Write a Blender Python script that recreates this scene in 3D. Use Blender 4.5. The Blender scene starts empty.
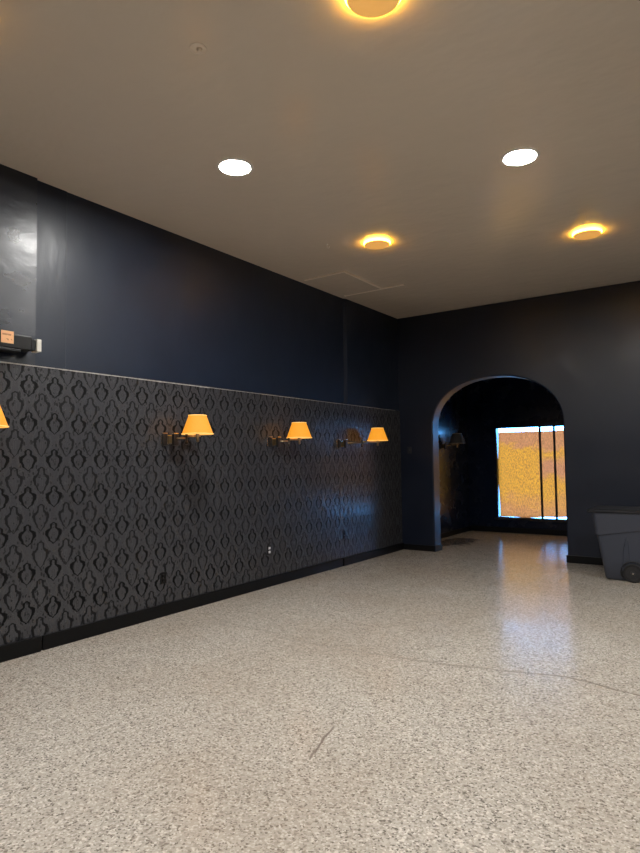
import bpy, bmesh, math, random
from mathutils import Vector, Matrix, Euler

random.seed(7)
S = bpy.context.scene
COL = S.collection

# ------------------------------------------------------------------ camera
PX_F, PITCH, YAW, ROLL = 612.3, 0.0536, 0.60464, -0.0135
CAM = Vector((5.015, 0.0, 1.6))
F = Vector((-math.sin(YAW) * math.cos(PITCH), math.cos(YAW) * math.cos(PITCH), math.sin(PITCH)))
R = Vector((math.cos(YAW), math.sin(YAW), 0))
U = R.cross(F)
R2 = math.cos(ROLL) * R + math.sin(ROLL) * U
U2 = R2.cross(F)
cam_d = bpy.data.cameras.new('camera')
cam_d.sensor_fit = 'HORIZONTAL'
cam_d.sensor_width = 36.0
cam_d.lens = 36.0 * PX_F / 640.0
cam_d.clip_start = 0.05
cam = bpy.data.objects.new('camera', cam_d)
COL.objects.link(cam)
m = Matrix((R2, U2, -F)).transposed().to_4x4()
m.translation = CAM
cam.matrix_world = m
S.camera = cam

# ------------------------------------------------------------------ world, daylight, exposure
w = bpy.data.worlds.new('sky')
S.world = w
w.use_nodes = True
bg = w.node_tree.nodes['Background']
bg.inputs['Color'].default_value = (0.10, 0.42, 1.0, 1)
bg.inputs['Strength'].default_value = 26.0


def area(name, loc, rot, sx, sy, power, col, portal=False):
    d = bpy.data.lights.new(name, 'AREA')
    d.shape = 'RECTANGLE'
    d.size, d.size_y = sx, sy
    d.energy = power
    d.color = col
    if portal:
        d.cycles.is_portal = True
    o = bpy.data.objects.new(name, d)
    COL.objects.link(o)
    o.location = loc
    o.rotation_euler = rot
    return o


# portal in the papered window of the back room: helps sample the sky outside
area('window_portal', (2.26, 13.16, 1.265), (math.radians(-90), 0, 0), 3.28, 1.93, 1, (1, 1, 1), portal=True)

S.view_settings.view_transform = 'Standard'
S.view_settings.look = 'None'
S.view_settings.gamma = 1.0
S.view_settings.use_curve_mapping = False
S.view_settings.exposure = 0.0
S.cycles.use_denoising = True
S.cycles.max_bounces = 8
S.cycles.diffuse_bounces = 5
S.cycles.glossy_bounces = 4
S.cycles.transparent_max_bounces = 8
S.cycles.sample_clamp_indirect = 6.0
S.cycles.caustics_reflective = False
S.cycles.caustics_refractive = False

WHITE_L = 430.0
AMBER_L = 42.0

# ------------------------------------------------------------------ dimensions
H = 4.11        # ceiling
D = 9.77        # far wall
W = 7.3         # right wall
Y0 = -2.2       # front wall
Y2 = 13.0       # back room's back wall
X2 = 4.4        # back room's right wall
WP = 2.44       # top of the wallpaper
AX0, AX1, AZS, AZT = 0.615, 2.765, 2.12, 2.915   # arch


# ------------------------------------------------------------------ node helpers
class N:
    """A socket with arithmetic."""
    def __init__(s, nt, sock): s.nt, s.s = nt, sock
    def op(s, o, *a, clamp=False):
        n = s.nt.nodes.new('ShaderNodeMath'); n.operation = o; n.use_clamp = clamp
        for i, v in enumerate((s,) + a):
            if isinstance(v, N): s.nt.links.new(v.s, n.inputs[i])
            else: n.inputs[i].default_value = v
        return N(s.nt, n.outputs[0])
    def __add__(s, o): return s.op('ADD', o)
    def __sub__(s, o): return s.op('SUBTRACT', o)
    def __mul__(s, o): return s.op('MULTIPLY', o)
    def __truediv__(s, o): return s.op('DIVIDE', o)
    def abs(s): return s.op('ABSOLUTE')
    def max(s, o): return s.op('MAXIMUM', o)
    def min(s, o): return s.op('MINIMUM', o)
    def step(s, a, b, lo=0.0, hi=1.0):
        n = s.nt.nodes.new('ShaderNodeMapRange'); n.interpolation_type = 'SMOOTHSTEP'
        s.nt.links.new(s.s, n.inputs['Value'])
        for k, v in zip(('From Min', 'From Max', 'To Min', 'To Max'), (a, b, lo, hi)):
            n.inputs[k].default_value = v
        return N(s.nt, n.outputs[0])
    def ramp(s, pts, interp='B_SPLINE'):
        n = s.nt.nodes.new('ShaderNodeValToRGB'); cr = n.color_ramp; cr.interpolation = interp
        while len(cr.elements) < len(pts): cr.elements.new(0.5)
        for e, (p, c) in zip(cr.elements, pts):
            e.position = p; e.color = (c, c, c, 1) if not isinstance(c, tuple) else c + (1,)
        s.nt.links.new(s.s, n.inputs[0])
        return N(s.nt, n.outputs[0])


def new_mat(name):
    mt = bpy.data.materials.new(name); mt.use_nodes = True
    nt = mt.node_tree
    return mt, nt, nt.nodes['Principled BSDF']


def noise(nt, vec, scale, detail=3.0, rough=0.55, out='Fac', sx=None):
    n = nt.nodes.new('ShaderNodeTexNoise'); n.inputs['Scale'].default_value = scale
    n.inputs['Detail'].default_value = detail; n.inputs['Roughness'].default_value = rough
    if sx:
        mp = nt.nodes.new('ShaderNodeMapping'); mp.inputs['Scale'].default_value = sx
        nt.links.new(vec, mp.inputs['Vector']); vec = mp.outputs[0]
    nt.links.new(vec, n.inputs['Vector'])
    return N(nt, n.outputs[out])


def position(nt):
    g = nt.nodes.new('ShaderNodeTexCoord')
    return g.outputs['Object']


def split(nt, vec):
    n = nt.nodes.new('ShaderNodeSeparateXYZ'); nt.links.new(vec, n.inputs[0])
    return [N(nt, n.outputs[i]) for i in range(3)]


def mix(nt, fac, a, b):
    n = nt.nodes.new('ShaderNodeMix'); n.data_type = 'RGBA'
    if isinstance(fac, N): nt.links.new(fac.s, n.inputs[0])
    else: n.inputs[0].default_value = fac
    for v, i in ((a, 6), (b, 7)):
        if isinstance(v, N): nt.links.new(v.s, n.inputs[i])
        else: n.inputs[i].default_value = tuple(v) + (1,)
    return N(nt, n.outputs[2])


def put(nt, n, sock):
    nt.links.new(n.s, sock)


def bump(nt, b, height, strength, dist=0.01):
    n = nt.nodes.new('ShaderNodeBump'); n.inputs['Strength'].default_value = strength
    n.inputs['Distance'].default_value = dist
    put(nt, height, n.inputs['Height']); nt.links.new(n.outputs[0], b.inputs['Normal'])


def plain(name, col, rough=0.5, metal=0.0, spec=0.5, var=0.12, scale=30.0):
    mt, nt, b = new_mat(name)
    p = position(nt)
    f = noise(nt, p, scale)
    c = mix(nt, f, [x * (1 - var) for x in col], [min(1, x * (1 + var)) for x in col])
    put(nt, c, b.inputs['Base Color'])
    b.inputs['Roughness'].default_value = rough
    b.inputs['Metallic'].default_value = metal
    b.inputs['Specular IOR Level'].default_value = spec
    return mt


def emitter(name, col, strength, base=(0.8, 0.8, 0.8)):
    mt, nt, b = new_mat(name)
    b.inputs['Base Color'].default_value = base + (1,)
    b.inputs['Emission Color'].default_value = col + (1,)
    b.inputs['Emission Strength'].default_value = strength
    return mt


# ------------------------------------------------------------------ materials
def paint_mat(name, col, rough=0.3, lump=0.25, streak=(1, 1, 1), spec=0.5):
    mt, nt, b = new_mat(name)
    p = position(nt)
    f = noise(nt, p, 2.2, 4.0)
    c = mix(nt, f, [x * 0.8 for x in col], [x * 1.25 for x in col])
    put(nt, c, b.inputs['Base Color'])
    r = noise(nt, p, 3.0, 5.0, sx=streak).step(0.3, 0.7, rough - 0.03, rough + 0.05)
    put(nt, r, b.inputs['Roughness'])
    b.inputs['Specular IOR Level'].default_value = spec
    h = noise(nt, p, 9.0, 2.0, sx=streak) + noise(nt, p, 40.0, 1.0, sx=streak) * 0.12
    bump(nt, b, h, lump, 0.012)
    return mt


NAVY = paint_mat('navy_black_paint', (0.0060, 0.0100, 0.0230), 0.36, 0.06)
GLOSS = paint_mat('glossy_black_paint', (0.0085, 0.0150, 0.0320), 0.40, 0.06, streak=(1, 1.2, 0.8), spec=0.4)
GLOSS3 = paint_mat('patched_black_paint', (0.0080, 0.0140, 0.0290), 0.34, 0.16, streak=(1, 1.6, 0.6), spec=0.38)
GLOSS2 = paint_mat('glossy_black_plaster', (0.0060, 0.0100, 0.0210), 0.29, 0.20, streak=(1, 0.8, 1.6), spec=0.5)
ROOM2 = paint_mat('back_room_paint', (0.0040, 0.0095, 0.030), 0.25, 0.02)
BASEB = plain('black_baseboard', (0.0025, 0.0025, 0.003), 0.45, spec=0.25)
EDGE = plain('torn_paper_edge', (0.30, 0.29, 0.27), 0.9, var=0.6, scale=25)


def ceiling_mat():
    mt, nt, b = new_mat('tan_ceiling')
    p = position(nt)
    f = noise(nt, p, 0.9, 4.0)
    c = mix(nt, f, (0.78, 0.685, 0.575), (0.84, 0.74, 0.62))
    put(nt, c, b.inputs['Base Color'])
    put(nt, noise(nt, p, 2.5, 3.0).step(0.3, 0.7, 0.17, 0.23), b.inputs['Roughness'])
    h = noise(nt, p, 6.0, 2.0, sx=(0.8, 1.2, 1))
    bump(nt, b, h, 0.25, 0.02)
    b.inputs['Specular IOR Level'].default_value = 0.8
    return mt


CEIL = ceiling_mat()


def wallpaper_mat():
    mt, nt, b = new_mat('damask_wallpaper')
    p = position(nt)
    x, y, z = split(nt, p)
    wob = noise(nt, p, 26.0, 2.0)
    wob2 = noise(nt, p, 60.0, 2.0)
    PX, PZ = 0.24, 0.32

    def cell(oy, oz, full):
        a = (y + oy).op('WRAP', PX / 2, -PX / 2).abs()
        t = (z + oz).op('WRAP', PZ / 2, -PZ / 2)
        a = a + (wob - 0.5) * 0.012
        n = t / PZ + 0.5                       # 0 bottom .. 1 top
        if full:   # tear-drop medallion with a crown
            pts = [(0.26, -0.02), (0.30, 0.0), (0.42, 0.028), (0.56, 0.042), (0.64, 0.038), (0.69, 0.020), (0.72, 0.011), (0.78, 0.013), (0.83, 0.009), (0.87, -0.01), (0.91, -0.02)]
            tk = [(0.27, 0.005), (0.42, 0.013), (0.60, 0.020), (0.68, 0.024), (0.74, 0.012), (0.84, 0.014)]
            n0, n1, sh = 0.27, 0.89, 0.67
        else:      # taller vase
            pts = [(0.14, -0.02), (0.18, 0.0), (0.30, 0.022), (0.46, 0.041), (0.58, 0.045), (0.64, 0.035), (0.68, 0.018), (0.76, 0.016), (0.84, 0.013), (0.88, -0.005), (0.92, -0.02)]
            tk = [(0.15, 0.004), (0.30, 0.009), (0.52, 0.015), (0.66, 0.020), (0.74, 0.010), (0.86, 0.013)]
            n0, n1, sh = 0.15, 0.91, 0.655
        nn = n + (wob2 - 0.5) * 0.03
        wd = nn.ramp([(q, (v + 0.02) / 0.07) for q, v in pts], 'EASE') * 0.07 - 0.02
        wd = wd * 1.12
        s = a - wd
        thick = nn.ramp([(q, v / 0.03) for q, v in tk], 'EASE') * 0.050 + (wob2 - 0.5) * 0.014
        live = n.step(n0 - 0.02, n0 + 0.02) * n.step(n1 + 0.02, n1 - 0.02)
        out = (s.step(-0.003, 0.002) * (s - thick).step(0.003, -0.002)) * live
        # leafy points at the shoulders
        sp = ((n - sh).abs() * 0.32 + (a - 0.040) * 0.30).step(0.014, 0.009) * a.step(0.030, 0.036)
        out = out.max(sp)
        # veins inside
        ins = ((a - 0.010).abs()).step(0.004, 0.001) * n.step(0.36, 0.42) * n.step(0.62, 0.55) * s.step(-0.004, -0.010)
        if full:
            d = ((a * a) + ((t - 0.020) * (t - 0.020))).op('SQRT')
            ins = ins.max((d - 0.013).abs().step(0.006, 0.002))
        # feathered chevrons hanging under the tip
        ch = ((t - a * 1.1) / 0.026).op('FRACT')
        lat = (ch - 0.5).abs().step(0.16, 0.08) * n.step(n0 + 0.02, n0 - 0.03) * a.step(0.046, 0.030) * wob2.step(0.35, 0.5)
        # thin diagonal lattice between the medallions
        L = ((t - 0.02) * (2 * math.pi / PZ)).op('COSINE') * 0.030 + 0.060
        dg = ((a - L).abs() - (wob2 - 0.5) * 0.016).step(0.0070, 0.002) * 0.75
        lat = lat.max(dg)
        return out, ins, lat

    oA, iA, lA = cell(0.0, 0.0, True)
    oB, iB, lB = cell(PX / 2, PZ / 2, False)
    dark = oA.max(oB * 0.9)
    mid = (iA.max(iB * 0.6)).max(lA.max(lB) * 0.8)
    # small leaf flecks scattered between the motifs
    vv = nt.nodes.new('ShaderNodeTexVoronoi'); vv.inputs['Scale'].default_value = 26.0
    mp = nt.nodes.new('ShaderNodeMapping'); mp.inputs['Scale'].default_value = (0.2, 1.5, 0.8)
    nt.links.new(p, mp.inputs['Vector']); nt.links.new(mp.outputs[0], vv.inputs['Vector'])
    fleck = N(nt, vv.outputs['Distance']).step(0.48, 0.34) * noise(nt, p, 18.0, 2.0).step(0.36, 0.54)
    k = dark.max((mid * 0.7).max(fleck * 0.8))
    worn = noise(nt, p, 1.3, 3.0).step(0.3, 0.7, 0.75, 1.15)
    g = noise(nt, p, 120.0, 2.0, sx=(1, 1, 0.25)).step(0.25, 0.75, 0.75, 1.2)
    ground = mix(nt, g, (0.030, 0.031, 0.035), (0.060, 0.061, 0.068))
    c = mix(nt, k, ground, (0.003, 0.003, 0.0035))
    put(nt, c, b.inputs['Base Color'])
    put(nt, (k * 0.40 + 0.21) * worn.step(0.7, 1.2, 1.1, 0.9), b.inputs['Roughness'])
    put(nt, k * -0.35 + 0.5, b.inputs['Specular IOR Level'])
    h = (k * -0.6) + g * 0.35
    bump(nt, b, h, 0.10, 0.003)
    return mt


WALLP = wallpaper_mat()

CRACK = [(0.2, 4.5), (0.785, 4.447), (1.05, 4.49), (1.311, 4.51), (1.627, 4.389), (2.107, 4.418), (2.632, 4.469), (3.112, 4.545),
         (3.477, 4.618), (3.878, 4.736), (4.124, 4.672), (4.409, 4.62), (5.4, 4.45), (7.3, 4.7)]
CRACK2 = [(3.03, 2.73), (3.0, 2.85), (2.952, 2.964), (2.935, 3.13)]


def floor_mat():
    mt, nt, b = new_mat('speckled_terrazzo')
    p = position(nt)
    x, y, z = split(nt, p)
    v = nt.nodes.new('ShaderNodeTexVoronoi'); v.inputs['Scale'].default_value = 105.0
    nt.links.new(p, v.inputs['Vector'])
    rnd = split(nt, v.outputs['Color'])
    v2 = nt.nodes.new('ShaderNodeTexVoronoi'); v2.inputs['Scale'].default_value = 60.0
    nt.links.new(p, v2.inputs['Vector'])
    rnd2 = split(nt, v2.outputs['Color'])
    cols = rnd[0].ramp([(0.0, (0.18, 0.16, 0.138)), (0.09, (0.32, 0.288, 0.248)), (0.20, (0.45, 0.412, 0.362)),
                        (0.55, (0.53, 0.487, 0.43)), (0.86, (0.68, 0.635, 0.57))], 'CONSTANT')
    big = rnd2[1].step(0.86, 0.90)
    c = mix(nt, big * 0.45, cols, (0.27, 0.238, 0.202))
    blot = noise(nt, p, 0.7, 3.0, 0.5)
    c = mix(nt, blot.step(0.35, 0.70, 0.0, 0.28), c, (0.33, 0.255, 0.185))
    # cracks
    jit = noise(nt, p, 5.0, 3.0) - 0.5
    jx, jy = x + jit * 0.05, y + jit * 0.07
    dmin = None
    for pts in (CRACK, CRACK2):
        for (ax, ay), (bx_, by_) in zip(pts, pts[1:]):
            ex, ey = bx_ - ax, by_ - ay
            q = ex * ex + ey * ey
            h = (((jx - ax) * ex + (jy - ay) * ey) / q).op('ADD', 0.0, clamp=True)
            dx = jx - ax - h * ex
            dy = jy - ay - h * ey
            d = dx * dx + dy * dy
            dmin = d if dmin is None else dmin.min(d)
    dmin = dmin.op('SQRT')
    wdt = noise(nt, p, 2.0, 2.0).step(0.3, 0.7, 0.005, 0.012)
    crk = (dmin - wdt).step(0.004, -0.003)
    c = mix(nt, crk * 0.78, c, (0.12, 0.085, 0.06))
    # irregular darker patch just inside the arch
    sx_, sy_ = (x - 0.42) / 0.42, (y - 11.1) / 0.75
    st = (sx_ * sx_ + sy_ * sy_).op('SQRT') + (noise(nt, p, 4.0, 3.0) - 0.5) * 0.9
    c = mix(nt, st.step(1.05, 0.6) * 0.75, c, (0.05, 0.042, 0.038))
    put(nt, c, b.inputs['Base Color'])
    put(nt, (noise(nt, p, 4.0, 4.0).step(0.3, 0.7, 0.17, 0.25) + crk * 0.3), b.inputs['Roughness'])
    hgt = noise(nt, p, 11.0, 3.0) + rnd[1] * 0.05 - crk * 0.5
    bump(nt, b, hgt, 0.10, 0.01)
    return mt


FLOOR = floor_mat()

BRASS = plain('aged_brass', (0.50, 0.36, 0.20), 0.28, 1.0)
BRONZE = plain('dark_bronze', (0.018, 0.014, 0.012), 0.35, 0.0)
CHROME = plain('bright_metal', (0.75, 0.70, 0.62), 0.2, 1.0)


def shade_mat(name, glow):
    mt, nt, b = new_mat(name)
    p = position(nt)
    f = noise(nt, p, 130.0, 2.0, sx=(1, 1, 0.15))
    if glow:
        b.inputs['Base Color'].default_value = (0.30, 0.13, 0.025, 1)
        x, y, z = split(nt, p)
        c = mix(nt, f, (1.0, 0.33, 0.010), (1.0, 0.42, 0.022))
        put(nt, c, b.inputs['Emission Color'])
        b.inputs['Emission Strength'].default_value = 0.82
    else:
        c = mix(nt, f, (0.035, 0.032, 0.028), (0.055, 0.05, 0.042))
        put(nt, c, b.inputs['Base Color'])
    b.inputs['Roughness'].default_value = 0.8
    return mt


SHADE = shade_mat('lit_amber_shade', True)
SHADE_OFF = shade_mat('dark_linen_shade', False)
TRIM_LIT = emitter('lit_shade_trim', (1.0, 0.50, 0.09), 0.85, (0.6, 0.4, 0.2))
TRIM_OFF = plain('tan_shade_trim', (0.30, 0.24, 0.17), 0.8)
BULB = emitter('warm_bulb', (1.0, 0.62, 0.25), 12.0)
BULB_OFF = plain('unlit_bulb', (0.6, 0.6, 0.58), 0.2)
LED = emitter('white_led_diffuser', (1.0, 0.985, 0.95), WHITE_L)
LEDRIM = plain('white_trim_ring', (0.8, 0.78, 0.74), 0.4)
AMBER = emitter('amber_glow_band', (1.0, 0.48, 0.03), AMBER_L)
AMBERCAP = emitter('amber_cover_disc', (1.0, 0.46, 0.09), 0.62, (0.5, 0.36, 0.18))


# ------------------------------------------------------------------ mesh helpers
def obj(name, bm, mat, parent=None, smooth=False, loc=(0, 0, 0)):
    me = bpy.data.meshes.new(name)
    bmesh.ops.recalc_face_normals(bm, faces=bm.faces)
    bm.to_mesh(me); bm.free()
    if smooth:
        for pl in me.polygons: pl.use_smooth = True
    o = bpy.data.objects.new(name, me)
    COL.objects.link(o)
    if mat: me.materials.append(mat)
    o.location = loc
    if parent: o.parent = parent
    return o


def autosmooth(o, ang=35):
    for pl in o.data.polygons: pl.use_smooth = True
    o.data.set_sharp_from_angle(angle=math.radians(ang))
    return o


def thing(name, label, cat, loc=(0, 0, 0), rotz=0.0, group=None):
    o = bpy.data.objects.new(name, None); COL.objects.link(o)
    o.empty_display_size = 0.05
    o.location = loc; o.rotation_euler = (0, 0, rotz)
    return tag(o, label, cat, group)


def tag(o, label, cat, group=None):
    o['label'] = label; o['category'] = cat
    if group: o['group'] = group
    return o


def struct(o):
    o['kind'] = 'structure'
    return o


def add_box(bm, x0, x1, y0, y1, z0, z1, bev=0.0, seg=2):
    vs = [bm.verts.new((x, y, z)) for x in (x0, x1) for y in (y0, y1) for z in (z0, z1)]
    idx = [(0, 1, 3, 2), (4, 6, 7, 5), (0, 4, 5, 1), (2, 3, 7, 6), (0, 2, 6, 4), (1, 5, 7, 3)]
    fs = [bm.faces.new([vs[i] for i in f]) for f in idx]
    if bev:
        es = {e for f in fs for e in f.edges}
        bmesh.ops.bevel(bm, geom=list(es), offset=bev, segments=seg, profile=0.5, affect='EDGES')
    return bm


def box(*a, **k):
    return add_box(bmesh.new(), *a, **k)


def add_lathe(bm, prof, n=40, center=(0, 0, 0), axis='Z', cap=(False, False)):
    rings = []
    for r, h in prof:
        ring = []
        for i in range(n):
            t = 2 * math.pi * i / n
            c, s = r * math.cos(t), r * math.sin(t)
            v = (c, s, h) if axis == 'Z' else ((c, h, s) if axis == 'Y' else (h, c, s))
            ring.append(bm.verts.new(Vector(v) + Vector(center)))
        rings.append(ring)
    for a, b in zip(rings, rings[1:]):
        for i in range(n):
            bm.faces.new((a[i], a[(i + 1) % n], b[(i + 1) % n], b[i]))
    if cap[0]: bm.faces.new(rings[0])
    if cap[1]: bm.faces.new(rings[-1])
    return bm


def lathe(*a, **k):
    return add_lathe(bmesh.new(), *a, **k)


def add_tube(bm, pts, r, n=10):
    pts = [Vector(p) for p in pts]
    rings = []
    for i, p in enumerate(pts):
        d = (pts[min(i + 1, len(pts) - 1)] - pts[max(i - 1, 0)]).normalized()
        up = Vector((0, 0, 1)) if abs(d.z) < 0.95 else Vector((1, 0, 0))
        a = d.cross(up).normalized(); b_ = a.cross(d)
        rings.append([bm.verts.new(p + r * (math.cos(2 * math.pi * k / n) * a + math.sin(2 * math.pi * k / n) * b_)) for k in range(n)])
    for p, q in zip(rings, rings[1:]):
        for k in range(n):
            bm.faces.new((p[k], p[(k + 1) % n], q[(k + 1) % n], q[k]))
    bm.faces.new(rings[0]); bm.faces.new(rings[-1])
    return bm


def tube(*a, **k):
    return add_tube(bmesh.new(), *a, **k)


def extrude_profile(pts, y0, y1):
    """A polygon in x-z extruded along y."""
    bm = bmesh.new()
    a = [bm.verts.new((x, y0, z)) for x, z in pts]
    b_ = [bm.verts.new((x, y1, z)) for x, z in pts]
    bm.faces.new(a); bm.faces.new(b_)
    n = len(pts)
    for i in range(n):
        bm.faces.new((a[i], a[(i + 1) % n], b_[(i + 1) % n], b_[i]))
    return bm


# ------------------------------------------------------------------ room shell
struct(obj('floor', box(-0.4, W + 0.3, Y0 - 0.3, Y2 + 0.4, -0.15, 0.0), FLOOR))
struct(obj('ceiling', box(-0.4, W + 0.3, Y0 - 0.3, Y2 + 0.4, H, H + 0.15), CEIL))

# left wall: painted upper part in three planes, papered lower part
bm = bmesh.new()
pts = [(-0.4, Y0 - 0.2), (-0.010, Y0 - 0.2), (-0.010, 2.94), (-0.045, 2.95), (-0.045, 3.25), (-0.052, 3.255), (-0.052, 8.0), (-0.022, 8.06), (-0.022, D + 0.1), (-0.4, D + 0.1)]
va = [bm.verts.new((x, y, WP)) for x, y in pts]
vb = [bm.verts.new((x, y, H)) for x, y in pts]
bm.faces.new(va); bm.faces.new(vb)
for i in range(len(pts)):
    j = (i + 1) % len(pts)
    bm.faces.new((va[i], va[j], vb[j], vb[i]))
wall_left = struct(obj('wall_left', bm, GLOSS))
wall_left.data.materials.append(GLOSS2)
wall_left.data.materials.append(GLOSS3)
for pl in wall_left.data.polygons:      # the plastered panel nearest the camera
    if pl.center.y < 3.2 and abs(pl.normal.x) > 0.9 and pl.center.x > -0.1:
        pl.material_index = 1 if pl.center.y < 2.0 else 2
obj('wallpaper', box(-0.4, 0.0, Y0 - 0.2, D + 0.1, 0.0, WP), WALLP, wall_left)
# torn pale edge along the top of the wallpaper
bm = bmesh.new()
ys = []
y = Y0
while y < 9.6:
    ys.append(y); y += random.uniform(0.03, 0.11)
prev = None
for y in ys:
    t = 0.003 + 0.010 * random.random() * (0.7 if y < 5.0 else 0.15)
    row = [bm.verts.new((-0.03, y, WP - t * 0.3)), bm.verts.new((0.0015, y, WP - t)), bm.verts.new((0.0025, y, WP + 0.002 + 0.3 * t)), bm.verts.new((-0.03, y, WP + 0.004))]
    if prev:
        for a in range(4):
            bm.faces.new((prev[a], prev[(a + 1) % 4], row[(a + 1) % 4], row[a]))
    else:
        bm.faces.new(row)
    prev = row
bm.faces.new(prev)
obj('torn_edge', bm, EDGE, wall_left)

# far wall with the arch
arch = []
for i in range(49):
    t = math.pi * (1 - i / 48)
    cx_, hw = (AX0 + AX1) / 2, (AX1 - AX0) / 2
    c, s = math.cos(t), math.sin(t)
    e = 2 / 2.15
    arch.append((cx_ + hw * math.copysign(abs(c) ** e, c), AZS + (AZT - AZS) * abs(s) ** e))
prof = [(-0.3, 0.0), (AX0, 0.0)] + arch + [(AX1, 0.0), (W + 0.1, 0.0), (W + 0.1, H), (-0.3, H)]
wf = struct(obj('wall_far', extrude_profile(prof, D, D + 0.27), NAVY))
bv = wf.modifiers.new('bevel', 'BEVEL'); bv.width = 0.022; bv.segments = 4; bv.limit_method = 'ANGLE'; bv.angle_limit = math.radians(60)

struct(obj('wall_right', box(W, W + 0.2, Y0 - 0.2, D + 0.1, 0, H), NAVY))

# front wall behind the camera
struct(obj('wall_front', box(-0.2, W + 0.2, Y0 - 0.2, Y0, 0, H), NAVY))

# back room beyond the arch
struct(obj('wall_passage_left', box(-0.3, 0.0, D + 0.27, Y2 + 0.2, 0, H), ROOM2))
struct(obj('wall_passage_right', box(X2, X2 + 0.2, D + 0.27, Y2 + 0.2, 0, H), ROOM2))
WX0, WX1, WZ0, WZ1 = 0.62, 3.9, 0.31, 2.225
bm = bmesh.new()
add_box(bm, -0.2, WX0, Y2, Y2 + 0.2, 0, H); add_box(bm, WX1, X2 + 0.2, Y2, Y2 + 0.2, 0, H)
add_box(bm, WX0, WX1, Y2, Y2 + 0.2, 0, WZ0); add_box(bm, WX0, WX1, Y2, Y2 + 0.2, WZ1, H)
struct(obj('wall_passage_back', bm, ROOM2))


def thin_glass():
    mt = bpy.data.materials.new('window_glass'); mt.use_nodes = True
    nt = mt.node_tree; nt.nodes.clear()
    o = nt.nodes.new('ShaderNodeOutputMaterial'); mx = nt.nodes.new('ShaderNodeMixShader')
    t = nt.nodes.new('ShaderNodeBsdfTransparent'); g = nt.nodes.new('ShaderNodeBsdfGlossy')
    fr = nt.nodes.new('ShaderNodeFresnel'); fr.inputs['IOR'].default_value = 1.3
    t.inputs['Color'].default_value = (0.96, 0.98, 0.98, 1); g.inputs['Roughness'].default_value = 0.02
    nt.links.new(fr.outputs[0], mx.inputs[0]); nt.links.new(t.outputs[0], mx.inputs[1]); nt.links.new(g.outputs[0], mx.inputs[2])
    nt.links.new(mx.outputs[0], o.inputs[0])
    return mt


GLASS = thin_glass()
DARKMETAL = plain('dark_window_metal', (0.012, 0.012, 0.015), 0.35)


def paper_mat():
    mt = bpy.data.materials.new('kraft_paper'); mt.use_nodes = True
    nt = mt.node_tree; nt.nodes.clear()
    o = nt.nodes.new('ShaderNodeOutputMaterial'); mx = nt.nodes.new('ShaderNodeMixShader'); mx.inputs[0].default_value = 0.8
    d = nt.nodes.new('ShaderNodeBsdfDiffuse'); t = nt.nodes.new('ShaderNodeBsdfTranslucent')
    p = position(nt)
    x, y, z = split(nt, p)
    f1 = noise(nt, p, 3.2, 5.0, 0.65, sx=(1, 1, 1.4))
    fine = noise(nt, p, 34.0, 3.0, 0.7, sx=(1.6, 1, 0.7))
    top = (z - x * -0.16 + (f1 - 0.5) * 0.9).step(1.88, 2.06)         # greyer upper corner
    band = ((z - 1.35 + (x - 1.4) * 0.0 + (f1 - 0.5) * 0.5).abs()).step(0.30, 0.08) * x.step(1.45, 1.60)
    low = (z + (f1 - 0.5) * 0.9).step(0.95, 0.45)
    br = (top * 0.75).max(band * 0.85).max(low * 0.6)
    c = mix(nt, br, (0.86, 0.108, 0.006), (0.62, 0.068, 0.020))
    c = mix(nt, fine.step(0.42, 0.62, 0.0, 0.85), c, (0.34, 0.034, 0.007))
    put(nt, c, t.inputs['Color'])
    d.inputs['Color'].default_value = (0.42, 0.27, 0.14, 1)
    bmp = nt.nodes.new('ShaderNodeBump'); bmp.inputs['Strength'].default_value = 0.4; bmp.inputs['Distance'].default_value = 0.01
    put(nt, fine, bmp.inputs['Height']); nt.links.new(bmp.outputs[0], t.inputs['Normal'])
    nt.links.new(d.outputs[0], mx.inputs[1]); nt.links.new(t.outputs[0], mx.inputs[2]); nt.links.new(mx.outputs[0], o.inputs[0])
    return mt


PAPER = paper_mat()

# window_1: frame, bars in front of the paper, glass
bm = bmesh.new()
fr = 0.018
add_box(bm, WX0, WX0 + fr, Y2 + 0.01, Y2 + 0.15, WZ0, WZ1); add_box(bm, WX1 - fr, WX1, Y2 + 0.01, Y2 + 0.15, WZ0, WZ1)
add_box(bm, WX0, WX1, Y2 + 0.01, Y2 + 0.15, WZ0 - 0.001, WZ0 + 0.012); add_box(bm, WX0, WX1, Y2 + 0.01, Y2 + 0.15, WZ1 - 0.012, WZ1 + 0.001)
win = struct(obj('window_1', bm, DARKMETAL))
for x in (1.548, 1.832, 2.75, 3.03):
    obj('mullion', box(x - 0.020, x + 0.020, Y2 + 0.015, Y2 + 0.060, WZ0, WZ1, bev=0.004), DARKMETAL, win)
obj('glass_pane', box(WX0, WX1, Y2 + 0.125, Y2 + 0.130, WZ0, WZ1), GLASS, win)
obj('window_sill', box(WX0 - 0.06, WX1 + 0.06, Y2 - 0.035, Y2 + 0.002, WZ0 - 0.045, WZ0 - 0.004, bev=0.006), DARKMETAL, win)

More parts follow.
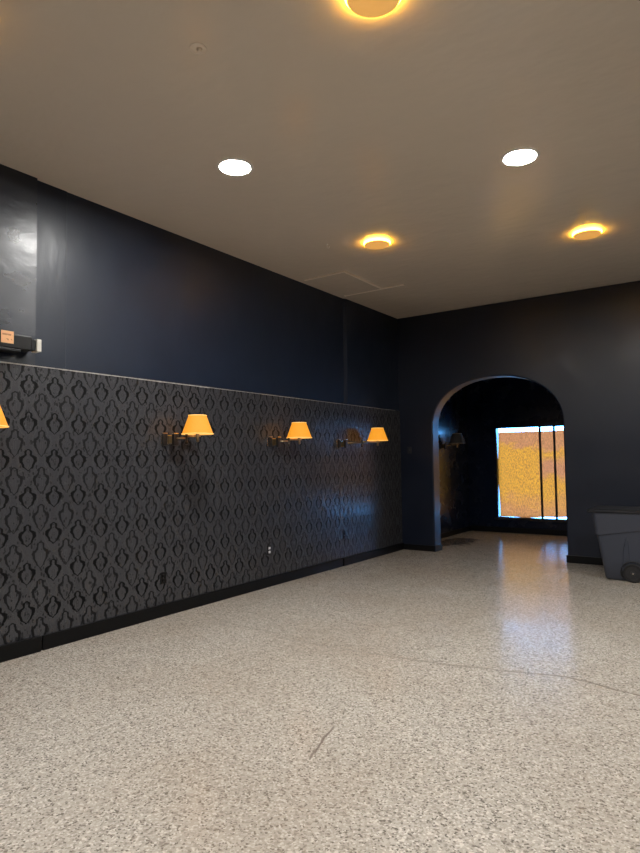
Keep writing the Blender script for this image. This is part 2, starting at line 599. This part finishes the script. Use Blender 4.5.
# one wavy sheet of kraft paper
bm = bmesh.new()
nx, nz = 110, 50
grid = []
for i in range(nx + 1):
    u = i / nx
    x = WX0 + 0.030 + u * (WX1 - WX0 - 0.045)
    zb = WZ0 + 0.014 + (0.0 if x < 1.25 else min(0.11, (x - 1.25) * 0.055)) + 0.004 * math.sin(x * 9)
    zt = WZ1 - 0.105 + 0.012 * math.sin(x * 2.3 + 0.5) + 0.014 * (x - 0.6) * (1 if x < 2.1 else 0.6)
    col = []
    for k in range(nz + 1):
        q = k / nz
        z = zb + q * (zt - zb)
        yy = Y2 + 0.092 + 0.006 * math.sin(7 * x + 2.1 * z) * math.sin(3.1 * z + x) + 0.003 * math.sin(19 * x + 11 * z)
        xx = x
        if i == 0: xx = x + 0.012 * math.sin(3.2 * z + 0.6) - 0.004
        col.append(bm.verts.new((xx, yy, z)))
    grid.append(col)
for i in range(nx):
    for k in range(nz):
        bm.faces.new((grid[i][k], grid[i + 1][k], grid[i + 1][k + 1], grid[i][k + 1]))
pp = obj('paper_sheet', bm, PAPER, smooth=True)
tag(pp, 'crinkled brown kraft paper covering the back-room window, glowing amber with daylight', 'paper')

# baseboards
bbl = struct(obj('baseboard_left', box(0.0, 0.022, 3.02, 7.78, 0, 0.125, bev=0.004), BASEB))
obj('baseboard_piece', box(0.0, 0.030, Y0, 3.0, 0, 0.130, bev=0.004), BASEB, bbl)
obj('baseboard_piece', box(0.0, 0.032, 7.80, D - 0.002, 0, 0.118, bev=0.004), BASEB, bbl)
bbf = struct(obj('baseboard_far', box(0.034, AX0 + 0.012, D - 0.02, D - 0.001, 0, 0.10, bev=0.004), BASEB))
obj('baseboard_piece', box(AX1 - 0.014, W - 0.01, D - 0.022, D - 0.001, 0, 0.11, bev=0.004), BASEB, bbf)
obj('baseboard_piece', box(AX0 + 0.001, AX0 + 0.013, D - 0.005, D + 0.28, 0, 0.10, bev=0.004), BASEB, bbf)
obj('baseboard_piece', box(AX1 - 0.013, AX1 - 0.001, D - 0.005, D + 0.28, 0, 0.11, bev=0.004), BASEB, bbf)
bbp = struct(obj('baseboard_passage', box(0.001, 0.02, D + 0.28, Y2 - 0.025, 0, 0.10, bev=0.004), BASEB))
obj('baseboard_piece', box(0.001, X2 - 0.01, Y2 - 0.022, Y2 - 0.001, 0, 0.11, bev=0.004), BASEB, bbp)

CAPM = plain('ceiling_trim_paint', (0.86, 0.76, 0.64), 0.4)
# ceiling access hatch with raised moulding
hatch = thing('ceiling_hatch', 'tan square ceiling hatch with raised moulding in the far left ceiling corner', 'hatch', (0.42, 7.36, H))
obj('hatch_panel', box(-0.32, 0.28, -0.50, 0.50, -0.008, 0.0), CEIL, hatch)
bm = bmesh.new()
add_box(bm, -0.36, 0.32, -0.54, -0.50, -0.014, 0, bev=0.005)
obj('hatch_moulding', bm, CAPM, hatch)
obj('hatch_moulding', box(0.28, 0.32, -0.50, 0.50, -0.014, 0, bev=0.005), CAPM, hatch)
obj('hatch_moulding', box(-0.36, 0.66, 0.50, 0.54, -0.014, 0, bev=0.005), CAPM, hatch)


# ------------------------------------------------------------------ ceiling lights
def downlight(x, y, label):
    t = thing('recessed_downlight', label, 'ceiling light', (x, y, H), group='white recessed downlights')
    autosmooth(obj('trim_ring', lathe([(0.128, 0.0), (0.128, -0.006), (0.135, -0.011), (0.148, -0.009), (0.158, 0.0)], 48), LEDRIM, t))
    obj('diffuser', lathe([(0.128, -0.004), (0.06, -0.0065), (0.004, -0.007)], 48, cap=(False, True)), LED, t, smooth=True)
    return t


def amber_light(x, y, label):
    t = thing('amber_disc_light', label, 'ceiling light', (x, y, H), group='amber flush-mount ceiling lights')
    obj('canopy', lathe([(0.09, 0.0), (0.09, -0.012)], 40, cap=(True, True)), LEDRIM, t, smooth=False)
    autosmooth(obj('glow_band', lathe([(0.09, -0.012), (0.155, -0.012), (0.159, -0.016), (0.147, -0.030)], 48), AMBER, t))
    autosmooth(obj('cover_disc', lathe([(0.147, -0.029), (0.146, -0.033), (0.139, -0.037), (0.06, -0.038), (0.004, -0.039)], 48, cap=(False, True)), AMBERCAP, t))
    return t


downlight(1.533, 3.812, 'white recessed downlight on the ceiling nearer the papered wall')
downlight(3.573, 5.09, 'white recessed downlight on the ceiling farther from the papered wall')
for k, (x, y) in enumerate([(3.55, 0.45), (5.65, 1.75), (5.65, 6.35), (1.5, -0.85)]):  # unseen downlights added along the grid to light the room
    downlight(x, y, 'white recessed downlight added out of view to light the room')
amber_light(1.611, 6.142, 'amber glowing disc light on the ceiling near the hatch corner')
amber_light(3.666, 7.284, 'amber glowing disc light on the ceiling right of the arch, toward the bin')
amber_light(3.476, 2.790, 'amber glowing disc light cut off by the top of the photo')
for x, y in [(1.5, 1.45), (5.65, 4.05)]:  # first fits the corner's amber glow, second is added to light the room
    amber_light(x, y, 'unseen amber disc light continuing the ceiling grid')

# small ceiling details
t = thing('sprinkler_plate', 'small round painted cap on the ceiling above the left downlight', 'ceiling cap', (2.382, 2.558, H))
autosmooth(obj('plate', lathe([(0.052, 0.0), (0.052, -0.004), (0.046, -0.008), (0.003, -0.009)], 32, cap=(False, True)), CAPM, t))
autosmooth(obj('nozzle', lathe([(0.018, -0.008), (0.016, -0.022), (0.008, -0.028), (0.002, -0.028)], 20, center=(0.012, 0, 0), cap=(False, True)), CAPM, t))
t = thing('ceiling_hook', 'small white hook hanging from the ceiling beside the amber light', 'hook', (1.108, 5.849, H))
obj('screw_base', lathe([(0.014, 0.0), (0.012, -0.006), (0.004, -0.010)], 16, cap=(False, True)), LEDRIM, t, smooth=True)
obj('hook_wire', tube([(0, 0, -0.008), (0, 0, -0.035)] + [(0.016 - 0.016 * math.cos(a), 0, -0.035 - 0.016 * math.sin(a)) for a in [k * math.pi / 8 for k in range(1, 10)]], 0.004, 8), LEDRIM, t, smooth=True)


# ------------------------------------------------------------------ wall sconces
def sconce(yw, shade, elbow, label, lit=True, z=1.83):
    """A swing-arm wall lamp; yw is where its plate sits on the wall, elbow and shade are (x, y)."""
    t = thing('wall_sconce', label, 'wall lamp', (0.0, yw, z), group='swing-arm wall sconces' if lit else None)
    sx, sy = shade[0], shade[1] - yw
    ex, ey = elbow[0], elbow[1] - yw
    obj('back_plate', box(0.0, 0.012, -0.125, 0.045, -0.050, 0.050, bev=0.004), CHROME if lit else BRONZE, t)
    cb = obj('cover_box', box(0.012, 0.032, -0.110, -0.052, -0.066, 0.062, bev=0.004), BRONZE, t)
    obj('cover_cap', box(0.012, 0.033, -0.111, -0.051, 0.062, 0.070, bev=0.002), BRASS, cb)
    obj('bracket', box(0.012, 0.072, -0.018, 0.018, -0.040, 0.040, bev=0.003), BRASS, t)
    pb = obj('pivot_block', box(0.072, 0.106, -0.030, 0.030, -0.066, 0.058, bev=0.004), BRONZE, t)
    obj('pivot_cap', box(0.072, 0.108, -0.031, 0.031, 0.058, 0.068, bev=0.002), CHROME, pb)
    az = 0.012
    obj('arm', tube([(0.09, 0, az), (ex, ey, az)], 0.0085, 12), BRASS, t, smooth=True)
    j = autosmooth(obj('elbow_joint', lathe([(0.004, -0.055), (0.017, -0.052), (0.019, -0.03), (0.013, -0.02), (0.013, 0.04), (0.018, 0.045), (0.012, 0.055), (0.003, 0.057)], 20, center=(ex, ey, 0), cap=(True, True)), BRONZE, t))
    obj('arm', tube([(ex, ey, az + 0.018), (sx, sy, az + 0.018)], 0.0085, 12), BRASS, t, smooth=True)
    s = autosmooth(obj('socket', lathe([(0.003, -0.03), (0.014, -0.026), (0.014, 0.02), (0.020, 0.03), (0.020, 0.11), (0.003, 0.112)], 20, center=(sx, sy, 0), cap=(True, True)), BRASS, t))
    obj('switch_knob', tube([(sx + 0.014, sy, 0.03), (sx + 0.04, sy, 0.03)], 0.005, 8), BRASS, s, smooth=True)
    obj('bulb', lathe([(0.014, 0.11), (0.016, 0.13), (0.030, 0.165), (0.028, 0.19), (0.014, 0.21), (0.002, 0.214)], 20, center=(sx, sy, 0), cap=(True, True)), BULB if lit else BULB_OFF, t, smooth=True)
    z0, z1, r0, r1 = 0.056, 0.252, 0.164, 0.093
    sh = autosmooth(obj('lamp_shade', lathe([(r0, z0), (r1, z1), (r1 - 0.003, z1), (r0 - 0.003, z0), (r0, z0)], 56, center=(sx, sy, 0)), SHADE if lit else SHADE_OFF, t), 60)
    for r, zz in ((r0, z0), (r1, z1)):
        bm = bmesh.new()
        tx = [Vector((sx + (r + 0.0005) * math.cos(a), sy + (r + 0.0005) * math.sin(a), zz)) for a in [2 * math.pi * k / 56 for k in range(57)]]
        add_tube(bm, tx, 0.0055, 8)
        obj('shade_trim', bm, TRIM_LIT if lit else TRIM_OFF, sh, smooth=True)
    # spider that carries the shade
    bm = bmesh.new()
    for k in range(3):
        a = 2 * math.pi * k / 3
        add_tube(bm, [(sx, sy, z1 - 0.045), (sx + (r1 - 0.002) * math.cos(a), sy + (r1 - 0.002) * math.sin(a), z1 - 0.01)], 0.002, 6)
    obj('shade_spider', bm, BRASS, sh)
    return t


sconce(2.22, (0.25, 2.385), (0.17, 2.30), 'lit amber-shaded wall sconce cut off at the left photo edge')
sconce(4.44, (0.262, 4.595), (0.175, 4.52), 'lit amber-shaded wall sconce, nearest one seen whole, above the lowest black outlet')
sconce(6.185, (0.232, 6.44), (0.175, 6.29), 'lit amber-shaded wall sconce in the middle, above the white-socket outlet')
sconce(7.81, (0.232, 8.53), (0.20, 8.10), 'lit amber-shaded wall sconce farthest along the papered wall, arm swung out', )
sconce(11.55, (0.25, 11.77), (0.17, 11.65), 'unlit dark-shaded wall sconce in the back room beyond the arch', lit=False)


# ------------------------------------------------------------------ outlets and switch
BLACKPL = plain('black_plastic', (0.003, 0.003, 0.0035), 0.4, spec=0.3)
WHITEPL = plain('white_plastic', (0.75, 0.75, 0.74), 0.35)


def outlet(y, z, label, inserts):
    t = thing('wall_outlet', label, 'outlet', (0.0, y, z))
    obj('cover_plate', box(0.0, 0.007, -0.037, 0.037, -0.060, 0.060, bev=0.003), BLACKPL, t)
    for s in (-1, 1):
        soc = obj('socket', box(0.007, 0.012, -0.018, 0.018, s * 0.024 - 0.015, s * 0.024 + 0.015, bev=0.003), inserts, t)
        bm = bmesh.new()
        add_box(bm, 0.011, 0.0125, -0.009, -0.006, s * 0.024 - 0.004, s * 0.024 + 0.008)
        add_box(bm, 0.011, 0.0125, 0.006, 0.009, s * 0.024 - 0.004, s * 0.024 + 0.008)
        add_box(bm, 0.011, 0.0125, -0.003, 0.003, s * 0.024 - 0.011, s * 0.024 - 0.006)
        obj('socket_slots', bm, BLACKPL, soc)
    obj('screw', lathe([(0.004, 0.006), (0.003, 0.009), (0.001, 0.009)], 12, axis='X', cap=(False, True)), CHROME, t)
    return t


outlet(4.353, 0.392, 'all-black wall outlet low on the wallpaper, nearest of the three', BLACKPL)
outlet(6.081, 0.458, 'black wall outlet plate with two white sockets on the wallpaper', WHITEPL)
outlet(7.857, 0.455, 'all-black wall outlet low on the wallpaper, closest to the far corner', BLACKPL)

SWPL = plain('dark_grey_plastic', (0.03, 0.03, 0.035), 0.35)
t = thing('light_switch', 'small dark switch plate on the far wall between corner and arch', 'switch', (0.175, D, 1.74))
obj('cover_plate', box(-0.037, 0.037, -0.007, 0.0, -0.058, 0.058, bev=0.003), SWPL, t)
obj('toggle', box(-0.006, 0.006, -0.018, -0.006, -0.008, 0.014, bev=0.002), SWPL, t)


# ------------------------------------------------------------------ black fixture with label, upper left
def label_mat():
    mt, nt, b = new_mat('orange_label')
    p = position(nt)
    x, y, z = split(nt, p)
    rows = ((z / 0.040).op('FRACT') - 0.5).abs().step(0.22, 0.14)
    ink = noise(nt, p, 60.0, 2.0, sx=(1, 1.0, 0.4)).step(0.46, 0.52) * rows
    inside = y.abs().step(0.046, 0.040) * z.abs().step(0.044, 0.038)
    c = mix(nt, ink * inside * 0.75, (0.80, 0.43, 0.20), (0.28, 0.10, 0.04))
    put(nt, c, b.inputs['Base Color'])
    b.inputs['Roughness'].default_value = 0.5
    return mt


t = thing('wall_fixture', 'black box fixture with orange label and white end on the upper left wall', 'fixture', (-0.010, 2.60, 2.600))
obj('mounting_bracket', box(0.0, 0.05, -0.25, 0.16, -0.035, 0.02, bev=0.004), BLACKPL, t)
obj('housing', box(0.05, 0.17, -0.55, 0.215, -0.065, 0.060, bev=0.012, seg=3), BLACKPL, t)
obj('lower_lip', box(0.06, 0.165, -0.55, 0.12, -0.088, -0.064, bev=0.006), BLACKPL, t)
obj('neck', box(0.075, 0.145, 0.215, 0.262, -0.052, 0.040, bev=0.008), BLACKPL, t)
obj('end_cap', box(0.065, 0.155, 0.262, 0.305, -0.058, 0.048, bev=0.006), plain('white_end_cap', (0.62, 0.60, 0.54), 0.5), t)
o = obj('label', box(0.0, 0.004, -0.052, 0.052, -0.050, 0.050, bev=0.0015), label_mat(), t, loc=(0.1705, 0.0, 0.022))
o['label'] = 'orange printed label'


# ------------------------------------------------------------------ wheeled bin
BIN = plain('grey_bin_plastic', (0.040, 0.047, 0.068), 0.5, var=0.06)
LID = plain('dark_bin_lid', (0.018, 0.019, 0.023), 0.40, var=0.06)
RUBBER = plain('black_rubber', (0.008, 0.008, 0.009), 0.6)
HUB = plain('wheel_hub_plastic', (0.02, 0.02, 0.023), 0.4)


def rrect(x0, x1, y0, y1, r, z, n=6):
    out = []
    for cx_, cy_, a0 in ((x1 - r, y1 - r, 0), (x0 + r, y1 - r, 90), (x0 + r, y0 + r, 180), (x1 - r, y0 + r, 270)):
        for k in range(n + 1):
            a = math.radians(a0 + 90 * k / n)
            out.append((cx_ + r * math.cos(a), cy_ + r * math.sin(a), z))
    return out


def loft(sections, cap=True):
    bm = bmesh.new()
    rings = [[bm.verts.new(p) for p in s] for s in sections]
    for a, b_ in zip(rings, rings[1:]):
        n = len(a)
        for i in range(n):
            bm.faces.new((a[i], a[(i + 1) % n], b_[(i + 1) % n], b_[i]))
    if cap:
        bm.faces.new(rings[0]); bm.faces.new(rings[-1])
    return bm


BX, BY = 3.69, 8.96
t = thing('wheeled_bin', 'grey plastic wheeled rubbish bin with dark lid against the far wall', 'bin', (BX, BY, 0))


def sect(z, grow=0.0):
    q = z / 0.87
    return rrect(-0.215 - 0.135 * q - grow, 0.225 + 0.095 * q + grow, -0.285 - 0.06 * q - grow, 0.285 + 0.06 * q + grow, 0.05 + 0.02 * q, z)


body = autosmooth(obj('body', loft([sect(0.012, -0.012), sect(0.03), sect(0.3), sect(0.60), sect(0.86)]), BIN, t), 40)
# upper band: overhangs the body, its lower edge sweeps up towards the back
bm = bmesh.new()
lo, li, up, ui = [], [], [], []
for ring, zf, grow in ((lo, None, 0.014), (li, None, 0.0), (up, 0.865, 0.014), (ui, 0.865, 0.0)):
    base = sect(0.60, grow)
    for (px, py, _) in base:
        q = (px + 0.32) / 0.64
        zz = zf if zf else 0.575 + 0.17 * max(0.0, q - 0.22) ** 1.7
        s = zz / 0.60
        k = 0.87
        fx = (px * (1.0 + (zz - 0.60) * 0.26)); fy = (py * (1.0 + (zz - 0.60) * 0.215))
        ring.append(bm.verts.new((fx, fy, zz)))
n = len(lo)
for a, b_ in ((li, lo), (lo, up), (up, ui)):
    for i in range(n):
        bm.faces.new((a[i], a[(i + 1) % n], b_[(i + 1) % n], b_[i]))
band = autosmooth(obj('rim_band', bm, BIN, t), 40)
# side ribs
for s in (-1, 1):
    pts = [(0.06 + 0.012 * math.sin(q * 3), s * (0.285 + 0.06 * z / 0.87 + 0.001), z) for q, z in [(k / 8, 0.04 + k * 0.06) for k in range(9)]]
    obj('side_rib', tube(pts, 0.007, 8), BIN, body, smooth=True)
    pts = [(0.00 + 0.20 * max(0, k / 10 - 0.45) ** 2, s * (0.285 + 0.06 * (0.06 + k * 0.05) / 0.87 + 0.001), 0.06 + k * 0.05) for k in range(11)]
    obj('side_rib', tube(pts, 0.006, 8), BIN, body, smooth=True)
    # corner rib on the band
    obj('band_rib', box(0.24, 0.262, s * 0.352 - 0.008, s * 0.352 + 0.008, 0.64, 0.86, bev=0.004), BIN, band)
# lid
lid = autosmooth(obj('lid', loft([rrect(-0.385, 0.35, -0.375, 0.375, 0.06, 0.868), rrect(-0.405, 0.36, -0.385, 0.385, 0.07, 0.875), rrect(-0.405, 0.36, -0.385, 0.385, 0.07, 0.893),
                        rrect(-0.385, 0.345, -0.365, 0.365, 0.07, 0.902), rrect(-0.25, 0.22, -0.24, 0.24, 0.06, 0.910)]), LID, t), 40)
obj('lid_grip', box(-0.430, -0.385, -0.20, 0.20, 0.845, 0.888, bev=0.010), LID, lid)
obj('hinge', tube([(0.365, -0.28, 0.885), (0.365, 0.28, 0.885)], 0.018, 12), LID, lid, smooth=True)
obj('handle', tube([(0.31, -0.26, 0.83), (0.42, -0.26, 0.86), (0.43, -0.22, 0.86), (0.43, 0.22, 0.86), (0.42, 0.26, 0.86), (0.31, 0.26, 0.83)], 0.016, 12), BIN, t, smooth=True)
WHX, WHR = 0.045 + 0.07, 0.115
for s in (-1, 1):
    yw = s * 0.288
    # wheel arch
    bm = bmesh.new()
    pts = [(WHX + 0.140 * math.cos(a), yw + s * 0.012, WHR + 0.140 * math.sin(a)) for a in [math.radians(-35 + 250 * k / 24) for k in range(25)] if WHR + 0.140 * math.sin(a) > 0.012]
    add_tube(bm, pts, 0.011, 8)
    obj('wheel_arch', bm, HUB, body, smooth=True)
    obj('wheel_well', lathe([(0.136, yw + s * 0.0), (0.136, yw + s * 0.006)], 40, center=(WHX, 0, WHR + 0.022), axis='Y', cap=(True, True)), RUBBER, body)
    wh = autosmooth(obj('wheel', lathe([(0.075, s * 0.300), (0.085, s * 0.342), (WHR - 0.008, s * 0.345), (WHR, s * 0.338), (WHR, s * 0.302), (WHR - 0.008, s * 0.296), (0.075, s * 0.297)], 40, center=(WHX, 0, WHR), axis='Y'), RUBBER, t), 30)
    autosmooth(obj('hub', lathe([(0.086, s * 0.338), (0.070, s * 0.326), (0.034, s * 0.328), (0.028, s * 0.345), (0.003, s * 0.347)], 32, center=(WHX, 0, WHR), axis='Y', cap=(True, True)), HUB, wh), 30)
    obj('hub_cap', lathe([(0.014, s * 0.345), (0.011, s * 0.352), (0.002, s * 0.353)], 16, center=(WHX, 0, WHR), axis='Y', cap=(True, True)), CHROME, wh)
    bm = bmesh.new()
    for k in range(6):
        a = math.pi * k / 3
        c, q = math.cos(a), math.sin(a)
        add_tube(bm, [(WHX + 0.026 * c, s * 0.333, WHR + 0.026 * q), (WHX + 0.082 * c, s * 0.333, WHR + 0.082 * q)], 0.007, 6)
    obj('spokes', bm, HUB, wh)
obj('axle', tube([(WHX, -0.30, WHR), (WHX, 0.30, WHR)], 0.012, 10), CHROME, t)
